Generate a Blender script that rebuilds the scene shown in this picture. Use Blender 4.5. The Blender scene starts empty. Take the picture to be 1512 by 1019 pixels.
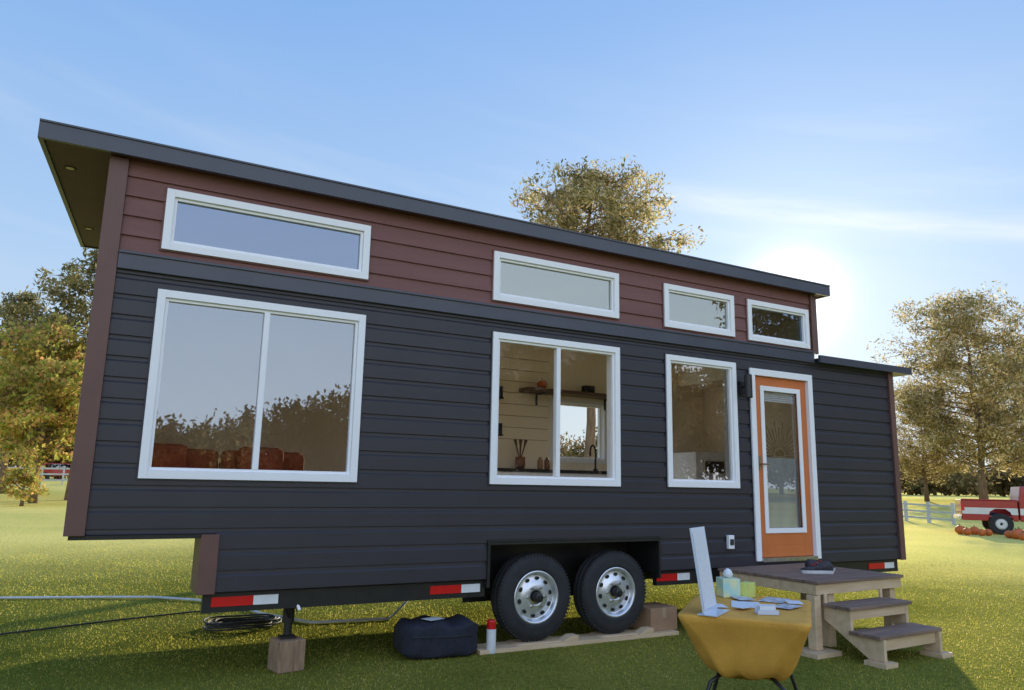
import bpy, math, random
import numpy as np
from mathutils import Matrix, Vector
random.seed(7)
S=bpy.context.scene; COL=S.collection; R=math.radians
CAM=(0.0,-6.041,1.4); PIT=R(10.456); ROL=R(1.135); HD=R(28.78); FPX=1102.7
G0=-0.05
SUNH=R(49.9); SUNE=R(13.6)
def sm(a,b,x):
    t=np.clip((x-a)/(b-a),0,1); return t*t*(3-2*t)
def gz(x,y):
    r=np.hypot(np.asarray(x,float)-CAM[0],np.asarray(y,float)-CAM[1])
    return G0+0.9*sm(38,75,r)
def dirpx(px):   # horizontal bearing of an image column
    a=px-756+4; Y=1121.4; X=.8765*a+.4815*Y; Z=-.4815*a+.8765*Y; l=math.hypot(X,Z); return X/l,Z/l
def at(px,r):
    d=dirpx(px); x=CAM[0]+d[0]*r; y=CAM[1]+d[1]*r; return (x,y,float(gz(x,y)))
# ---------------------------------------------------------------- materials
def nt(name):
    m=bpy.data.materials.new(name); m.use_nodes=True; t=m.node_tree; t.nodes.clear()
    return m,t,t.nodes,t.links
def ramp(n,stops):
    r=n.new('ShaderNodeValToRGB'); e=r.color_ramp.elements
    while len(e)<len(stops): e.new(.5)
    for i,(p,c) in enumerate(stops): e[i].position=p; e[i].color=(*c,1)
    return r
def mat(name,col,rough=.6,col2=None,scale=6,bump=0,bscale=80,metal=0,spec=.5,stretch=(1,1,1),coat=0):
    m,t,n,l=nt(name)
    o=n.new('ShaderNodeOutputMaterial'); b=n.new('ShaderNodeBsdfPrincipled')
    l.new(b.outputs[0],o.inputs[0])
    b.inputs['Roughness'].default_value=rough; b.inputs['Metallic'].default_value=metal
    b.inputs['Specular IOR Level'].default_value=spec; b.inputs['Coat Weight'].default_value=coat
    tc=n.new('ShaderNodeTexCoord'); mp=n.new('ShaderNodeMapping'); mp.inputs['Scale'].default_value=stretch
    l.new(tc.outputs['Object'],mp.inputs[0])
    if col2 is None: col2=tuple(c*.8 for c in col)
    nz=n.new('ShaderNodeTexNoise'); nz.inputs['Scale'].default_value=scale; nz.inputs['Detail'].default_value=4
    l.new(mp.outputs[0],nz.inputs['Vector'])
    r=ramp(n,[(.32,col),(.68,col2)]); l.new(nz.outputs['Fac'],r.inputs[0]); l.new(r.outputs[0],b.inputs['Base Color'])
    if bump:
        n2=n.new('ShaderNodeTexNoise'); n2.inputs['Scale'].default_value=bscale; n2.inputs['Detail'].default_value=2
        l.new(mp.outputs[0],n2.inputs['Vector'])
        bp=n.new('ShaderNodeBump'); bp.inputs['Strength'].default_value=bump; bp.inputs['Distance'].default_value=.01
        l.new(n2.outputs['Fac'],bp.inputs['Height']); l.new(bp.outputs[0],b.inputs['Normal'])
    return m
def sun_tint(n,l,out,lit_col,r0=7.0,r1=20.0,amt=1.0):
    # sunlight painted into the grass colour: bright yellow far out, darker green near the trailer
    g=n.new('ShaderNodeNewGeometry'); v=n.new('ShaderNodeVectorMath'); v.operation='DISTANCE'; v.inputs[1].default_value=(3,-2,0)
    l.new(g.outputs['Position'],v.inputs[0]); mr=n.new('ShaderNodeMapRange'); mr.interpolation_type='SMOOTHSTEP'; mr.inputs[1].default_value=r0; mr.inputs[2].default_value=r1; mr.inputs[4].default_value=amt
    l.new(v.outputs['Value'],mr.inputs[0]); mx=n.new('ShaderNodeMix'); mx.data_type='RGBA'; l.new(mr.outputs[0],mx.inputs[0]); l.new(out,mx.inputs[6]); mx.inputs[7].default_value=(*lit_col,1)
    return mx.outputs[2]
def leafmat(name,stops,trans=.45,nscale=.8,dark=.45,lit_col=None):
    m,t,n,l=nt(name)
    o=n.new('ShaderNodeOutputMaterial'); g=n.new('ShaderNodeNewGeometry'); tc=n.new('ShaderNodeTexCoord')
    r=ramp(n,stops); l.new(g.outputs['Random Per Island'],r.inputs[0])
    base=r.outputs[0]
    if lit_col: base=sun_tint(n,l,base,lit_col,amt=.8)  # blades get the painted sunlit yellow too
    nz=n.new('ShaderNodeTexNoise'); nz.inputs['Scale'].default_value=nscale; nz.inputs['Detail'].default_value=2
    l.new(tc.outputs['Object'],nz.inputs['Vector'])
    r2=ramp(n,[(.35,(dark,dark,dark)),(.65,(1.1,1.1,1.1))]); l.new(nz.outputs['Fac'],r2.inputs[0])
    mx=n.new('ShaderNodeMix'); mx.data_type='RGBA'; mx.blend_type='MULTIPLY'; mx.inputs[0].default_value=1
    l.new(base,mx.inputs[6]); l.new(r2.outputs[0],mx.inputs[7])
    d=n.new('ShaderNodeBsdfDiffuse'); tr=n.new('ShaderNodeBsdfTranslucent'); ms=n.new('ShaderNodeMixShader'); ms.inputs[0].default_value=trans
    l.new(mx.outputs[2],d.inputs[0]); l.new(mx.outputs[2],tr.inputs[0]); l.new(d.outputs[0],ms.inputs[1]); l.new(tr.outputs[0],ms.inputs[2]); l.new(ms.outputs[0],o.inputs[0])
    return m
def glassmat(name,base,tint=(.85,.9,.95),refl=(.8,.88,1),kf=.6):
    m,t,n,l=nt(name)
    o=n.new('ShaderNodeOutputMaterial'); tr=n.new('ShaderNodeBsdfTransparent'); tr.inputs[0].default_value=(*tint,1)
    gl=n.new('ShaderNodeBsdfGlossy'); gl.inputs['Roughness'].default_value=.012; gl.inputs[0].default_value=(*refl,1)
    lw=n.new('ShaderNodeLayerWeight'); lw.inputs[0].default_value=.25
    ma=n.new('ShaderNodeMath'); ma.operation='MULTIPLY_ADD'; ma.inputs[1].default_value=kf; ma.inputs[2].default_value=base; ma.use_clamp=True
    l.new(lw.outputs['Fresnel'],ma.inputs[0])
    tc=n.new('ShaderNodeTexCoord'); nz=n.new('ShaderNodeTexNoise'); nz.inputs['Scale'].default_value=1.2; nz.inputs['Detail'].default_value=0
    bp=n.new('ShaderNodeBump'); bp.inputs['Strength'].default_value=.05; bp.inputs['Distance'].default_value=.02
    l.new(tc.outputs['Object'],nz.inputs['Vector']); l.new(nz.outputs['Fac'],bp.inputs['Height']); l.new(bp.outputs[0],gl.inputs['Normal'])
    ms=n.new('ShaderNodeMixShader'); l.new(ma.outputs[0],ms.inputs[0]); l.new(tr.outputs[0],ms.inputs[1]); l.new(gl.outputs[0],ms.inputs[2]); l.new(ms.outputs[0],o.inputs[0])
    return m
M={}
M['slate']=mat('slate_siding',(.036,.033,.041),.42,(.031,.028,.036),2.5,.12,140,spec=.45)
M['band']=mat('slate_trim',(.066,.070,.094),.35,(.056,.060,.082),3)
M['brown']=mat('brown_siding',(.205,.086,.074),.6,(.17,.070,.060),3,.35,60,stretch=(.15,1,3))
M['btrim']=mat('brown_trim',(.160,.075,.060),.5,(.13,.062,.05),4)
M['white']=mat('white_vinyl',(.90,.90,.92),.4,(.88,.88,.90),3)
M['roof']=mat('roof_metal',(.04,.043,.055),.4,(.03,.034,.045),3)
M['soffit']=mat('soffit',(.12,.045,.045),.6,(.095,.036,.036),4,.2,50)
M['black']=mat('black_steel',(.012,.012,.014),.4,(.02,.019,.018),10)
M['rubber']=mat('tyre_rubber',(.016,.017,.02),.75,(.026,.026,.028),12,.3,90)
M['rim']=mat('painted_silver_rim',(.74,.76,.80),.28,(.62,.64,.68),8,metal=.65)
M['steel']=mat('bright_steel',(.6,.6,.62),.3,(.4,.4,.42),20,metal=1)
M['red']=mat('red_reflector',(.65,.01,.012),.3,(.55,.01,.01),10)
M['refw']=mat('white_reflector',(.8,.82,.85),.3,(.7,.72,.75),10)
M['orange']=mat('orange_door_paint',(.64,.185,.05),.4,(.58,.165,.045),3)
M['iwall']=mat('interior_wall',(.97,.85,.66),.6,(.94,.79,.59),2)
M['ifloor']=mat('interior_floor',(.42,.28,.16),.5,(.34,.22,.12),3,stretch=(.3,3,1))
M['shelfwood']=mat('shelf_wood',(.16,.08,.04),.5,(.11,.055,.03),3,stretch=(.3,3,1))
M['glass_sky']=glassmat('clerestory_glass',.26,(.42,.46,.5),(.58,.74,1))
M['glass_pale']=glassmat('pale_clerestory_glass',.30,(.7,.72,.70),(.76,.84,.82))
M['glass_big']=glassmat('living_window_glass',.26,(.72,.72,.70),(.66,.80,.96))
M['glass_kit']=glassmat('kitchen_window_glass',.02,(.99,.98,.95),(1,.88,.75),.35)
M['glass_mid']=glassmat('study_window_glass',.26,(.85,.85,.85),(.95,.95,.95))
M['glass_door']=glassmat('door_glass',.18,(.85,.87,.88))
M['glass_car']=glassmat('vehicle_glass',.2,(.2,.22,.25))
M['pine']=mat('fresh_pine_lumber',(.68,.51,.33),.65,(.54,.39,.23),5,.3,50,stretch=(.4,3,3))
M['deck']=mat('weathered_deck_board',(.27,.175,.13),.6,(.15,.10,.08),5,.4,60,stretch=(.3,4,4))
M['cement']=mat('wood_block',(.36,.23,.14),.9,(.22,.14,.085),12,.6,60,stretch=(3,3,.6))
M['card']=mat('cardboard',(.36,.22,.13),.8,(.30,.18,.10),8)
M['tape']=mat('packing_tape',(.45,.32,.2),.3)
M['bag']=mat('navy_black_nylon',(.010,.012,.024),.85,(.018,.02,.034),20,.6,60)
M['paper']=mat('paper',(.75,.77,.8),.6,(.65,.7,.78),40)
M['print']=mat('printed_sheet',(.25,.27,.32),.5,(.7,.72,.75),22)
M['cloth']=mat('mustard_cloth',(.74,.39,.065),.85,(.62,.31,.05),6,.5,160)
M['teal']=mat('tissue_box_print',(.35,.62,.62),.5,(.75,.72,.35),14)
M['lime']=mat('yellow_green_print',(.65,.70,.18),.5,(.55,.60,.15),14)
M['tissue']=mat('tissue',(.85,.87,.9),.8)
M['acry']=mat('white_acrylic',(.58,.66,.78),.2,(.52,.60,.73),2)
M['hose']=mat('white_hose',(.7,.74,.78),.5)
M['cord']=mat('dark_cord',(.03,.03,.03),.6)
M['rust']=mat('rust_upholstery',(.45,.11,.05),.85,(.34,.08,.035),6,.3,90)
M['jar']=mat('brown_jar',(.22,.10,.06),.5)
M['fence']=mat('white_fence_paint',(.62,.62,.60),.6,(.5,.5,.48),2)
M['bark']=mat('bark',(.26,.17,.11),.9,(.14,.09,.065),6,.8,20,stretch=(1,1,.25))
M['carred']=mat('red_car_paint',(.42,.02,.02),.3,(.35,.02,.02),3,coat=.5)
M['carwhite']=mat('white_car_paint',(.72,.72,.7),.3,(.65,.65,.63),3,coat=.5)
M['chrome']=mat('chrome',(.7,.7,.72),.15,metal=1)
M['pumpkin']=mat('pumpkin_skin',(.60,.14,.02),.5,(.5,.11,.015),6)
M['stem']=mat('pumpkin_stem',(.12,.13,.05),.8)
M['lampblack']=mat('lamp_black',(.015,.015,.017),.35)
M['brass']=mat('brass',(.36,.22,.10),.5,metal=.5)
M['lens']=mat('lamp_lens',(.85,.62,.36),.4)
M['shoe']=mat('shoe_mesh',(.06,.05,.06),.8,(.03,.03,.035),30,.4,150)
M['shoer']=mat('shoe_red',(.45,.05,.05),.7)
M['sole']=mat('shoe_sole',(.65,.65,.65),.7)
M['curtain']=mat('frosted_panel',(.58,.56,.53),.7,(.42,.41,.39),2.2,stretch=(2,1,.8))
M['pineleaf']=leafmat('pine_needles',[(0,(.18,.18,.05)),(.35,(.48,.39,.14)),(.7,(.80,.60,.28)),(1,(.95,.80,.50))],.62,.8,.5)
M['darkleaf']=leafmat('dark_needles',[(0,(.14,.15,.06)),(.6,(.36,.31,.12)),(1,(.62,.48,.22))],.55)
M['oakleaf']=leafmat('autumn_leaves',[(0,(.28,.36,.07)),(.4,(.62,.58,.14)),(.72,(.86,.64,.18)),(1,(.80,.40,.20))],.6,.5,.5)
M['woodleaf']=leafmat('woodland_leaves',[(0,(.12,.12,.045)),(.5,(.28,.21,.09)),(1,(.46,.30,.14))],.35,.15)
M['blade']=leafmat('grass_blades',[(0,(.20,.25,.035)),(.5,(.44,.42,.06)),(.85,(.70,.60,.12)),(1,(.85,.68,.28))],.64,.7,.65,lit_col=(1.0,.84,.26))
# ground
m,t,n,l=nt('lawn'); o=n.new('ShaderNodeOutputMaterial'); b=n.new('ShaderNodeBsdfDiffuse')
tc=n.new('ShaderNodeTexCoord')
n1=n.new('ShaderNodeTexNoise'); n1.inputs['Scale'].default_value=.35; n1.inputs['Detail'].default_value=6
n2=n.new('ShaderNodeTexNoise'); n2.inputs['Scale'].default_value=25; n2.inputs['Detail'].default_value=5
l.new(tc.outputs['Object'],n1.inputs['Vector']); l.new(tc.outputs['Object'],n2.inputs['Vector'])
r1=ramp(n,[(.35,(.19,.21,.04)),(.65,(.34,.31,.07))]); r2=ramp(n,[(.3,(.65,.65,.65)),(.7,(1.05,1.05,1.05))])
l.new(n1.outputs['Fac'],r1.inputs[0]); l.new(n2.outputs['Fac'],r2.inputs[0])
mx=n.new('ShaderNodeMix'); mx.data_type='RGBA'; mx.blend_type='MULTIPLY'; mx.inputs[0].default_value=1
lit_=sun_tint(n,l,r1.outputs[0],(.98,.82,.26),6.5,17)  # sunlit brightness put into the colour of the far lawn
n4=n.new('ShaderNodeTexNoise'); n4.inputs['Scale'].default_value=.12; n4.inputs['Detail'].default_value=8; l.new(tc.outputs['Object'],n4.inputs['Vector'])
r4=ramp(n,[(.35,(.72,.80,.7)),(.65,(1,1,1))]); l.new(n4.outputs['Fac'],r4.inputs[0])
m4=n.new('ShaderNodeMix'); m4.data_type='RGBA'; m4.blend_type='MULTIPLY'; m4.inputs[0].default_value=1; l.new(lit_,m4.inputs[6]); l.new(r4.outputs[0],m4.inputs[7])
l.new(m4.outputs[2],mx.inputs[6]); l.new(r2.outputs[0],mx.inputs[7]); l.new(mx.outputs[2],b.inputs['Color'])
bp=n.new('ShaderNodeBump'); bp.inputs['Strength'].default_value=.6; bp.inputs['Distance'].default_value=.04; l.new(n2.outputs['Fac'],bp.inputs['Height']); l.new(bp.outputs[0],b.inputs['Normal'])
gl=n.new('ShaderNodeBsdfGlossy'); gl.inputs['Roughness'].default_value=.72; l.new(bp.outputs[0],gl.inputs['Normal']); l.new(mx.outputs[2],gl.inputs[0])
ms=n.new('ShaderNodeMixShader'); ms.inputs[0].default_value=.32; l.new(b.outputs[0],ms.inputs[1]); l.new(gl.outputs[0],ms.inputs[2]); l.new(ms.outputs[0],o.inputs[0])
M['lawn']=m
# ---------------------------------------------------------------- mesh builder
class MB:
    def __init__(s): s.v=[]; s.f=[]; s.mi=[]; s.cur=0
    def q(s,*p):
        i=len(s.v); s.v+= [tuple(a) for a in p]; s.f.append(tuple(range(i,i+len(p)))); s.mi.append(s.cur)
    def box(s,x0,x1,y0,y1,z0,z1,T=None):
        P=[(x0,y0,z0),(x1,y0,z0),(x1,y1,z0),(x0,y1,z0),(x0,y0,z1),(x1,y0,z1),(x1,y1,z1),(x0,y1,z1)]
        if T is not None: P=[tuple(T@Vector(p)) for p in P]
        i=len(s.v); s.v+=P
        for f in ((0,3,2,1),(4,5,6,7),(0,1,5,4),(1,2,6,5),(2,3,7,6),(3,0,4,7)):
            s.f.append(tuple(i+k for k in f)); s.mi.append(s.cur)
    def rings(s,rs,cap=True,closed=False):
        i0=len(s.v); n=len(rs[0])
        for r in rs: s.v+=[tuple(p) for p in r]
        m=len(rs)
        for a in range(m if closed else m-1):
            b=(a+1)%m
            for k in range(n):
                k2=(k+1)%n
                s.f.append((i0+a*n+k,i0+a*n+k2,i0+b*n+k2,i0+b*n+k)); s.mi.append(s.cur)
        if cap and not closed:
            s.f.append(tuple(i0+k for k in reversed(range(n)))); s.mi.append(s.cur)
            s.f.append(tuple(i0+(m-1)*n+k for k in range(n))); s.mi.append(s.cur)
    def tube(s,pts,rad,n=8,cap=True):
        pts=[Vector(p) for p in pts]; rs=[]
        if not isinstance(rad,(list,tuple)): rad=[rad]*len(pts)
        up=None
        for i,p in enumerate(pts):
            d=(pts[min(i+1,len(pts)-1)]-pts[max(i-1,0)]).normalized()
            if up is None: up=Vector((0,0,1)) if abs(d.z)<.9 else Vector((1,0,0))
            a=d.cross(up).normalized(); c=a.cross(d).normalized(); up=c
            rs.append([p+(a*math.cos(2*math.pi*k/n)+c*math.sin(2*math.pi*k/n))*rad[i] for k in range(n)])
        s.rings(rs,cap)
    def lathe(s,prof,c,axis='z',n=32,closed=False,cap=True):
        rs=[]
        for r,h in prof:
            ring=[]
            for k in range(n):
                a=2*math.pi*k/n; u,v=r*math.cos(a),r*math.sin(a)
                ring.append((c[0]+u,c[1]+v,c[2]+h) if axis=='z' else (c[0]+u,c[1]+h,c[2]+v))
            rs.append(ring)
        s.rings(rs,cap,closed)
    def prism(s,poly,h0,h1,ax='y',T=None):
        def P(p,h):
            q=(p[0],h,p[1]) if ax=='y' else ((p[0],p[1],h) if ax=='z' else (h,p[0],p[1]))
            return tuple(T@Vector(q)) if T is not None else q
        s.rings([[P(p,h0) for p in poly],[P(p,h1) for p in poly]])
    def build(s,name,mats,parent=None,smooth=False,bevel=0,loc=None,rotz=0,seg=2,auto=True):
        me=bpy.data.meshes.new(name); me.from_pydata(s.v,[],s.f)
        if not isinstance(mats,(list,tuple)): mats=[mats]
        for m in mats: me.materials.append(M[m])
        if len(mats)>1: me.polygons.foreach_set('material_index',s.mi)
        import bmesh
        bm=bmesh.new(); bm.from_mesh(me); bmesh.ops.recalc_face_normals(bm,faces=bm.faces); bm.to_mesh(me); bm.free()
        if smooth: me.polygons.foreach_set('use_smooth',[True]*len(me.polygons))
        me.update()
        o=bpy.data.objects.new(name,me); COL.objects.link(o)
        if parent is not None: o.parent=parent
        if loc is not None: o.location=loc
        o.rotation_euler.z=rotz
        if bevel:
            b=o.modifiers.new('bevel','BEVEL'); b.width=bevel; b.segments=seg; b.limit_method='ANGLE'; b.angle_limit=R(35)
        return o
def tag(o,label,cat,group=None,kind=None):
    o['label']=label; o['category']=cat
    if group: o['group']=group
    if kind: o['kind']=kind
    return o
def thing(name,label,cat,loc=(0,0,0),rotz=0,group=None):
    o=bpy.data.objects.new(name,None); COL.objects.link(o); o.location=loc; o.rotation_euler=(0,0,rotz); o.empty_display_size=.2
    return tag(o,label,cat,group)
def dup(root,loc,rotz=0,scale=1,label=None,group=None):
    def cp(o,par):
        c=o.copy(); COL.objects.link(c); c.parent=par
        for ch in list(o.children): cp(ch,c)
        return c
    r=cp(root,None); r.location=loc; r.rotation_euler=(0,0,rotz); r.scale=(scale,)*3
    if label: r['label']=label
    if group: r['group']=group
    return r
def npmesh(name,V,nper,mt,parent=None,loc=None):
    n=len(V)//nper; me=bpy.data.meshes.new(name)
    me.vertices.add(len(V)); me.vertices.foreach_set('co',V.astype(np.float32).ravel())
    me.loops.add(len(V)); me.loops.foreach_set('vertex_index',np.arange(len(V),dtype=np.int32))
    me.polygons.add(n); me.polygons.foreach_set('loop_start',np.arange(0,len(V),nper,dtype=np.int32)); me.polygons.foreach_set('loop_total',np.full(n,nper,dtype=np.int32))
    me.materials.append(M[mt]); me.update(calc_edges=True); me.validate()
    o=bpy.data.objects.new(name,me); COL.objects.link(o)
    if parent: o.parent=parent
    if loc: o.location=loc
    return o
# ---------------------------------------------------------------- ground
rad=[0]+list(np.geomspace(.8,2500,70)); NA=144
g=MB(); g.v.append((CAM[0],CAM[1],G0))
for r in rad[1:]:
    for k in range(NA):
        a=2*math.pi*k/NA; x=CAM[0]+r*math.cos(a); y=CAM[1]+r*math.sin(a)
        g.v.append((x,y,float(gz(x,y))))
for k in range(NA): g.f.append((0,1+k,1+(k+1)%NA)); g.mi.append(0)
for i in range(len(rad)-2):
    for k in range(NA):
        a=1+i*NA+k; b_=1+i*NA+(k+1)%NA; g.f.append((a,b_,b_+NA,a+NA)); g.mi.append(0)
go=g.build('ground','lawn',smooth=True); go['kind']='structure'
rng=np.random.default_rng(3)
N=270000
r=2.3*(24/2.3)**(rng.random(N)**.80); az=HD+R(42)*(rng.random(N)*2-1)
x=CAM[0]+r*np.sin(az); y=CAM[1]+r*np.cos(az); z=gz(x,y)-.004
ln=(.011+.013*rng.random(N))*np.clip(r/10,1,1.3)*(1-.8*sm(11,24,r)); w=.0022*np.clip(r/3.5,1,5)
th=rng.random(N)*6.283; lean=rng.normal(0,.5,(N,2))
base=np.stack([x,y,z],1); dx=np.stack([np.cos(th)*w,np.sin(th)*w,0*w],1)
tip=base+np.stack([lean[:,0]*ln,lean[:,1]*ln,ln],1)
V=np.stack([base-dx,base+dx,tip],1).reshape(-1,3)
gr=npmesh('grass',V,3,'blade'); tag(gr,'short mown lawn grass around the tiny house','grass',kind='stuff')
# ---------------------------------------------------------------- HOUSE
H=thing('tiny_house','long dark slate tiny house on a trailer with brown upper siding and an orange door','tiny house')
ZT=3.74
OPS=dict(W1=(.285,1.885,1.38,2.77),W2=(3.10,4.545,1.385,2.77),W3=(5.15,6.15,1.39,2.765),
 A1=(.275,1.885,3.08,3.56),A2=(3.09,4.54,3.07,3.545),A3=(5.14,6.155,3.06,3.535),A4=(6.37,7.385,3.05,3.53))
DO=(6.36,7.38,.62,2.73); WW=(3.12,5.02,.5,.88)
def siding(mb,P,s0,s1,z0,z1,zb,p,ops,prof):
    k0=int(math.floor((z0-zb)/p)); k1=int(math.ceil((z1-zb)/p))
    def off(fr):
        for (a,oa),(b,ob) in zip(prof,prof[1:]):
            if a<=fr<=b: return oa+(ob-oa)*(fr-a)/(b-a)
        return prof[-1][1]
    def ivs(z):
        cuts=sorted([(max(o[0],s0),min(o[1],s1)) for o in ops if o[2]<z<o[3] and o[1]>s0 and o[0]<s1]); cur=s0; res=[]
        for a,b in cuts:
            if a>cur+1e-5: res.append((cur,a))
            cur=max(cur,b)
        if cur<s1-1e-5: res.append((cur,s1))
        return res
    for k in range(k0,k1):
        za=zb+k*p; lo=max(z0,za); hi=min(z1,za+p)
        if hi-lo<1e-4: continue
        bs=sorted(set([lo,hi]+[za+f*p for f,_ in prof if lo<za+f*p<hi]+[c for o in ops for c in (o[2],o[3]) if lo<c<hi]))
        for a,b in zip(bs,bs[1:]):
            oa,ob=off((a-za)/p),off((b-za)/p)
            for u,v in ivs((a+b)/2): mb.q(P(u,a,oa),P(v,a,oa),P(v,b,ob),P(u,b,ob))
        if lo==za:
            for u,v in ivs(za+1e-3): mb.q(P(u,za,prof[-1][1]),P(v,za,prof[-1][1]),P(v,za,prof[0][1]),P(u,za,prof[0][1]))
front=lambda s,z,o:(s,-o,z)
left=lambda s,z,o:(-.11-o,s,z)
right=lambda s,z,o:(8.90+o,s,z); rightu=lambda s,z,o:(7.51+o,s,z); back=lambda s,z,o:(s,2.5+o,z)
dutch=[(0,.020),(.70,.018),(.80,.006),(1,.004)]; lap=[(0,.02),(1,.004)]
PS=.1525; ZB=.572
fo=[OPS[k] for k in ('W1','W2','W3')]+[DO,WW]
s=MB(); siding(s,front,0,8.85,.99,2.90,ZB,PS,fo,dutch); siding(s,front,.85,8.85,.572,.99,ZB,PS,fo,dutch)
siding(s,left,.05,2.45,.99,2.90,ZB,PS,[],dutch)
siding(s,right,.05,2.45,.572,2.90,ZB,PS,[],dutch)
BW=[(5.23,6.17,1.68,2.53),(2.7,4.2,1.6,3.4),(6.36,7.2,1.1,3.4)]  # last two are unseen openings added to light the interior
siding(s,back,-.11,8.9,.99,2.90,ZB,PS,BW,dutch); siding(s,back,1.2,8.9,.572,.99,ZB,PS,[],dutch)
o=s.build('lower_siding','slate',H); o['label']='dark slate horizontal lap siding'
s=MB(); ao=[OPS[k] for k in ('A1','A2','A3','A4')]
siding(s,front,0,7.44,3.0,ZT,3.0,.152,ao,lap); siding(s,left,.05,2.45,2.9,ZT,3.0,.152,[],lap); siding(s,rightu,.05,2.45,2.9,ZT,3.0,.152,[],lap)
siding(s,back,-.11,7.5,2.9,ZT-.05,3.0,.152,BW,lap)
o=s.build('upper_siding','brown',H); o['label']='reddish brown horizontal board siding'
s=MB(); s.box(0,7.44,-.05,-.002,2.885,3.01); s.box(0,7.44,-.062,-.045,3.0,3.022); s.build('trim_band','band',H,bevel=.004)
for i,(x0,x1,z0,z1) in enumerate([(-.13,-.002,.985,ZT-.01),(.745,.87,.56,.984),(7.435,7.53,3.0,ZT-.01),(8.835,8.925,.56,2.89)]):
    s=MB()
    s.box(x0,x1,-.042,.02,z0,z1)
    if i in (0,1): s.box(x0,x0+.02,.0205,.10 if i==0 else .34,z0,z1)
    else: s.box(x1-.02,x1,.0205,.10,z0,z1)
    s.build('corner_trim','btrim',H,bevel=.003)
s=MB(); s.prism([(.78,.345),(.80,.345),(1.24,2.46),(1.22,2.46)],.56,.95,'z'); s.build('skirt_panel','black',H)
# structural shell
s=MB()
def wallxz(mb,y,x0,x1,z0,z1,ops):
    xs=sorted(set([x0,x1]+[c for o in ops for c in o[:2] if x0<c<x1])); zs=sorted(set([z0,z1]+[c for o in ops for c in o[2:] if z0<c<z1]))
    for a,b in zip(xs,xs[1:]):
        for c,d in zip(zs,zs[1:]):
            mx_,mz=(a+b)/2,(c+d)/2
            if any(o[0]<mx_<o[1] and o[2]<mz<o[3] for o in ops): continue
            mb.q((a,y,c),(b,y,c),(b,y,d),(a,y,d))
allo=fo[:-1]+ao
WI=[(3.11,5.03,.5,.89)]
wallxz(s,.10,-.05,7.45,1.0,3.68,allo); wallxz(s,.10,7.45,8.85,.65,2.85,allo); wallxz(s,.10,1.25,7.45,.65,1.0,allo+WI)
o=s.build('interior_front_wall','iwall',H)
s=MB(); wallxz(s,2.40,-.05,1.25,1.0,3.68,BW); wallxz(s,2.40,1.25,7.45,.65,3.68,BW); wallxz(s,2.40,7.45,8.85,.65,2.85,BW)
o=s.build('interior_back_wall','iwall',H)
for k in range(6,14):
    zz=1.05+k*.15
    s=MB(); s.box(4.21,5.2,2.392,2.399,zz,zz+.006); s.build('shiplap_groove','ifloor',H)
s=MB(); s.q((-.05,.1,1.0),(-.05,2.4,1.0),(-.05,2.4,3.68),(-.05,.1,3.68)); s.q((7.95,.1,.65),(7.95,2.4,.65),(7.95,2.4,2.85),(7.95,.1,2.85)); s.q((7.45,.1,2.85),(7.45,2.4,2.85),(7.45,2.4,3.68),(7.45,.1,3.68))
s.q((-.05,.1,3.68),(7.45,.1,3.68),(7.45,2.4,3.68),(-.05,2.4,3.68)); s.q((7.45,.1,2.85),(8.85,.1,2.85),(8.85,2.4,2.85),(7.45,2.4,2.85))
s.build('ceiling','iwall',H)
s=MB(); s.box(1.25,3.1,.1,2.4,.60,.65); s.box(5.04,8.85,.1,2.4,.60,.65); s.box(3.1,5.04,.505,2.4,.60,.65); s.box(-.05,1.9,.1,2.4,1.0,1.04); s.build('floor','ifloor',H)
s=MB(); s.box(-.10,1.3,.0,2.5,.955,.985); s.box(1.25,3.1,.05,2.5,.54,.565); s.box(.87,1.249,.05,.34,.54,.565); s.box(5.04,8.88,.05,2.5,.54,.565); s.box(3.1,5.04,.52,2.5,.54,.565)
s.build('underbody','black',H)
def ring(mb,x0,x1,z0,z1,w,y0,y1):
    mb.box(x0,x0+w,y0,y1,z0,z1); mb.box(x1-w,x1,y0,y1,z0,z1); mb.box(x0+w,x1-w,y0,y1,z0,z0+w); mb.box(x0+w,x1-w,y0,y1,z1-w,z1)
def window(o,slider,gm,lab,flip=1):
    x0,x1,z0,z1=o; y=lambda a:a if flip==1 else 2.5-a
    s=MB(); ring(s,x0,x1,z0,z1,.058,min(y(-.042),y(.11)),max(y(-.042),y(.11))); w=s.build('window','white',H,bevel=.002); w['label']=lab
    if flip==1:
        s=MB(); e=.011; ring(s,x0-e,x1+e,z0-e,z1+e,e-.0005,-.026,.0); s.build('channel_trim','slate' if z0<2.9 else 'brown',w)
    xi0,xi1,zi0,zi1=x0+.059,x1-.059,z0+.059,z1-.059
    s=MB(); a,b_=sorted((y(-.022),y(.03))); ring(s,xi0,xi1,zi0,zi1,.022,a,b_)
    if slider:
        xm=(xi0+xi1)/2; s.box(xm-.022,xm+.022,a-.006,b_,zi0+.0225,zi1-.0225)
    s.build('sash','white',w,bevel=.002)
    s=MB(); yy=y(.004); s.q((xi0,yy,zi0),(xi1,yy,zi0),(xi1,yy,zi1),(xi0,yy,zi1)); s.build('glass',gm,w)
window(OPS['W1'],1,'glass_big','large white framed sliding window nearest the hitch end')
window(OPS['W2'],1,'glass_kit','white framed sliding kitchen window above the wheels')
window(OPS['W3'],0,'glass_mid','single pane white framed window beside the orange door')
window(OPS['A1'],0,'glass_sky','longest narrow clerestory window, above the large sliding window')
window(OPS['A2'],0,'glass_pale','narrow clerestory window above the kitchen window')
window(OPS['A3'],0,'glass_pale','narrow clerestory window above the single pane window')
window(OPS['A4'],0,'glass_sky','narrow clerestory window above the orange door')
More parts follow.
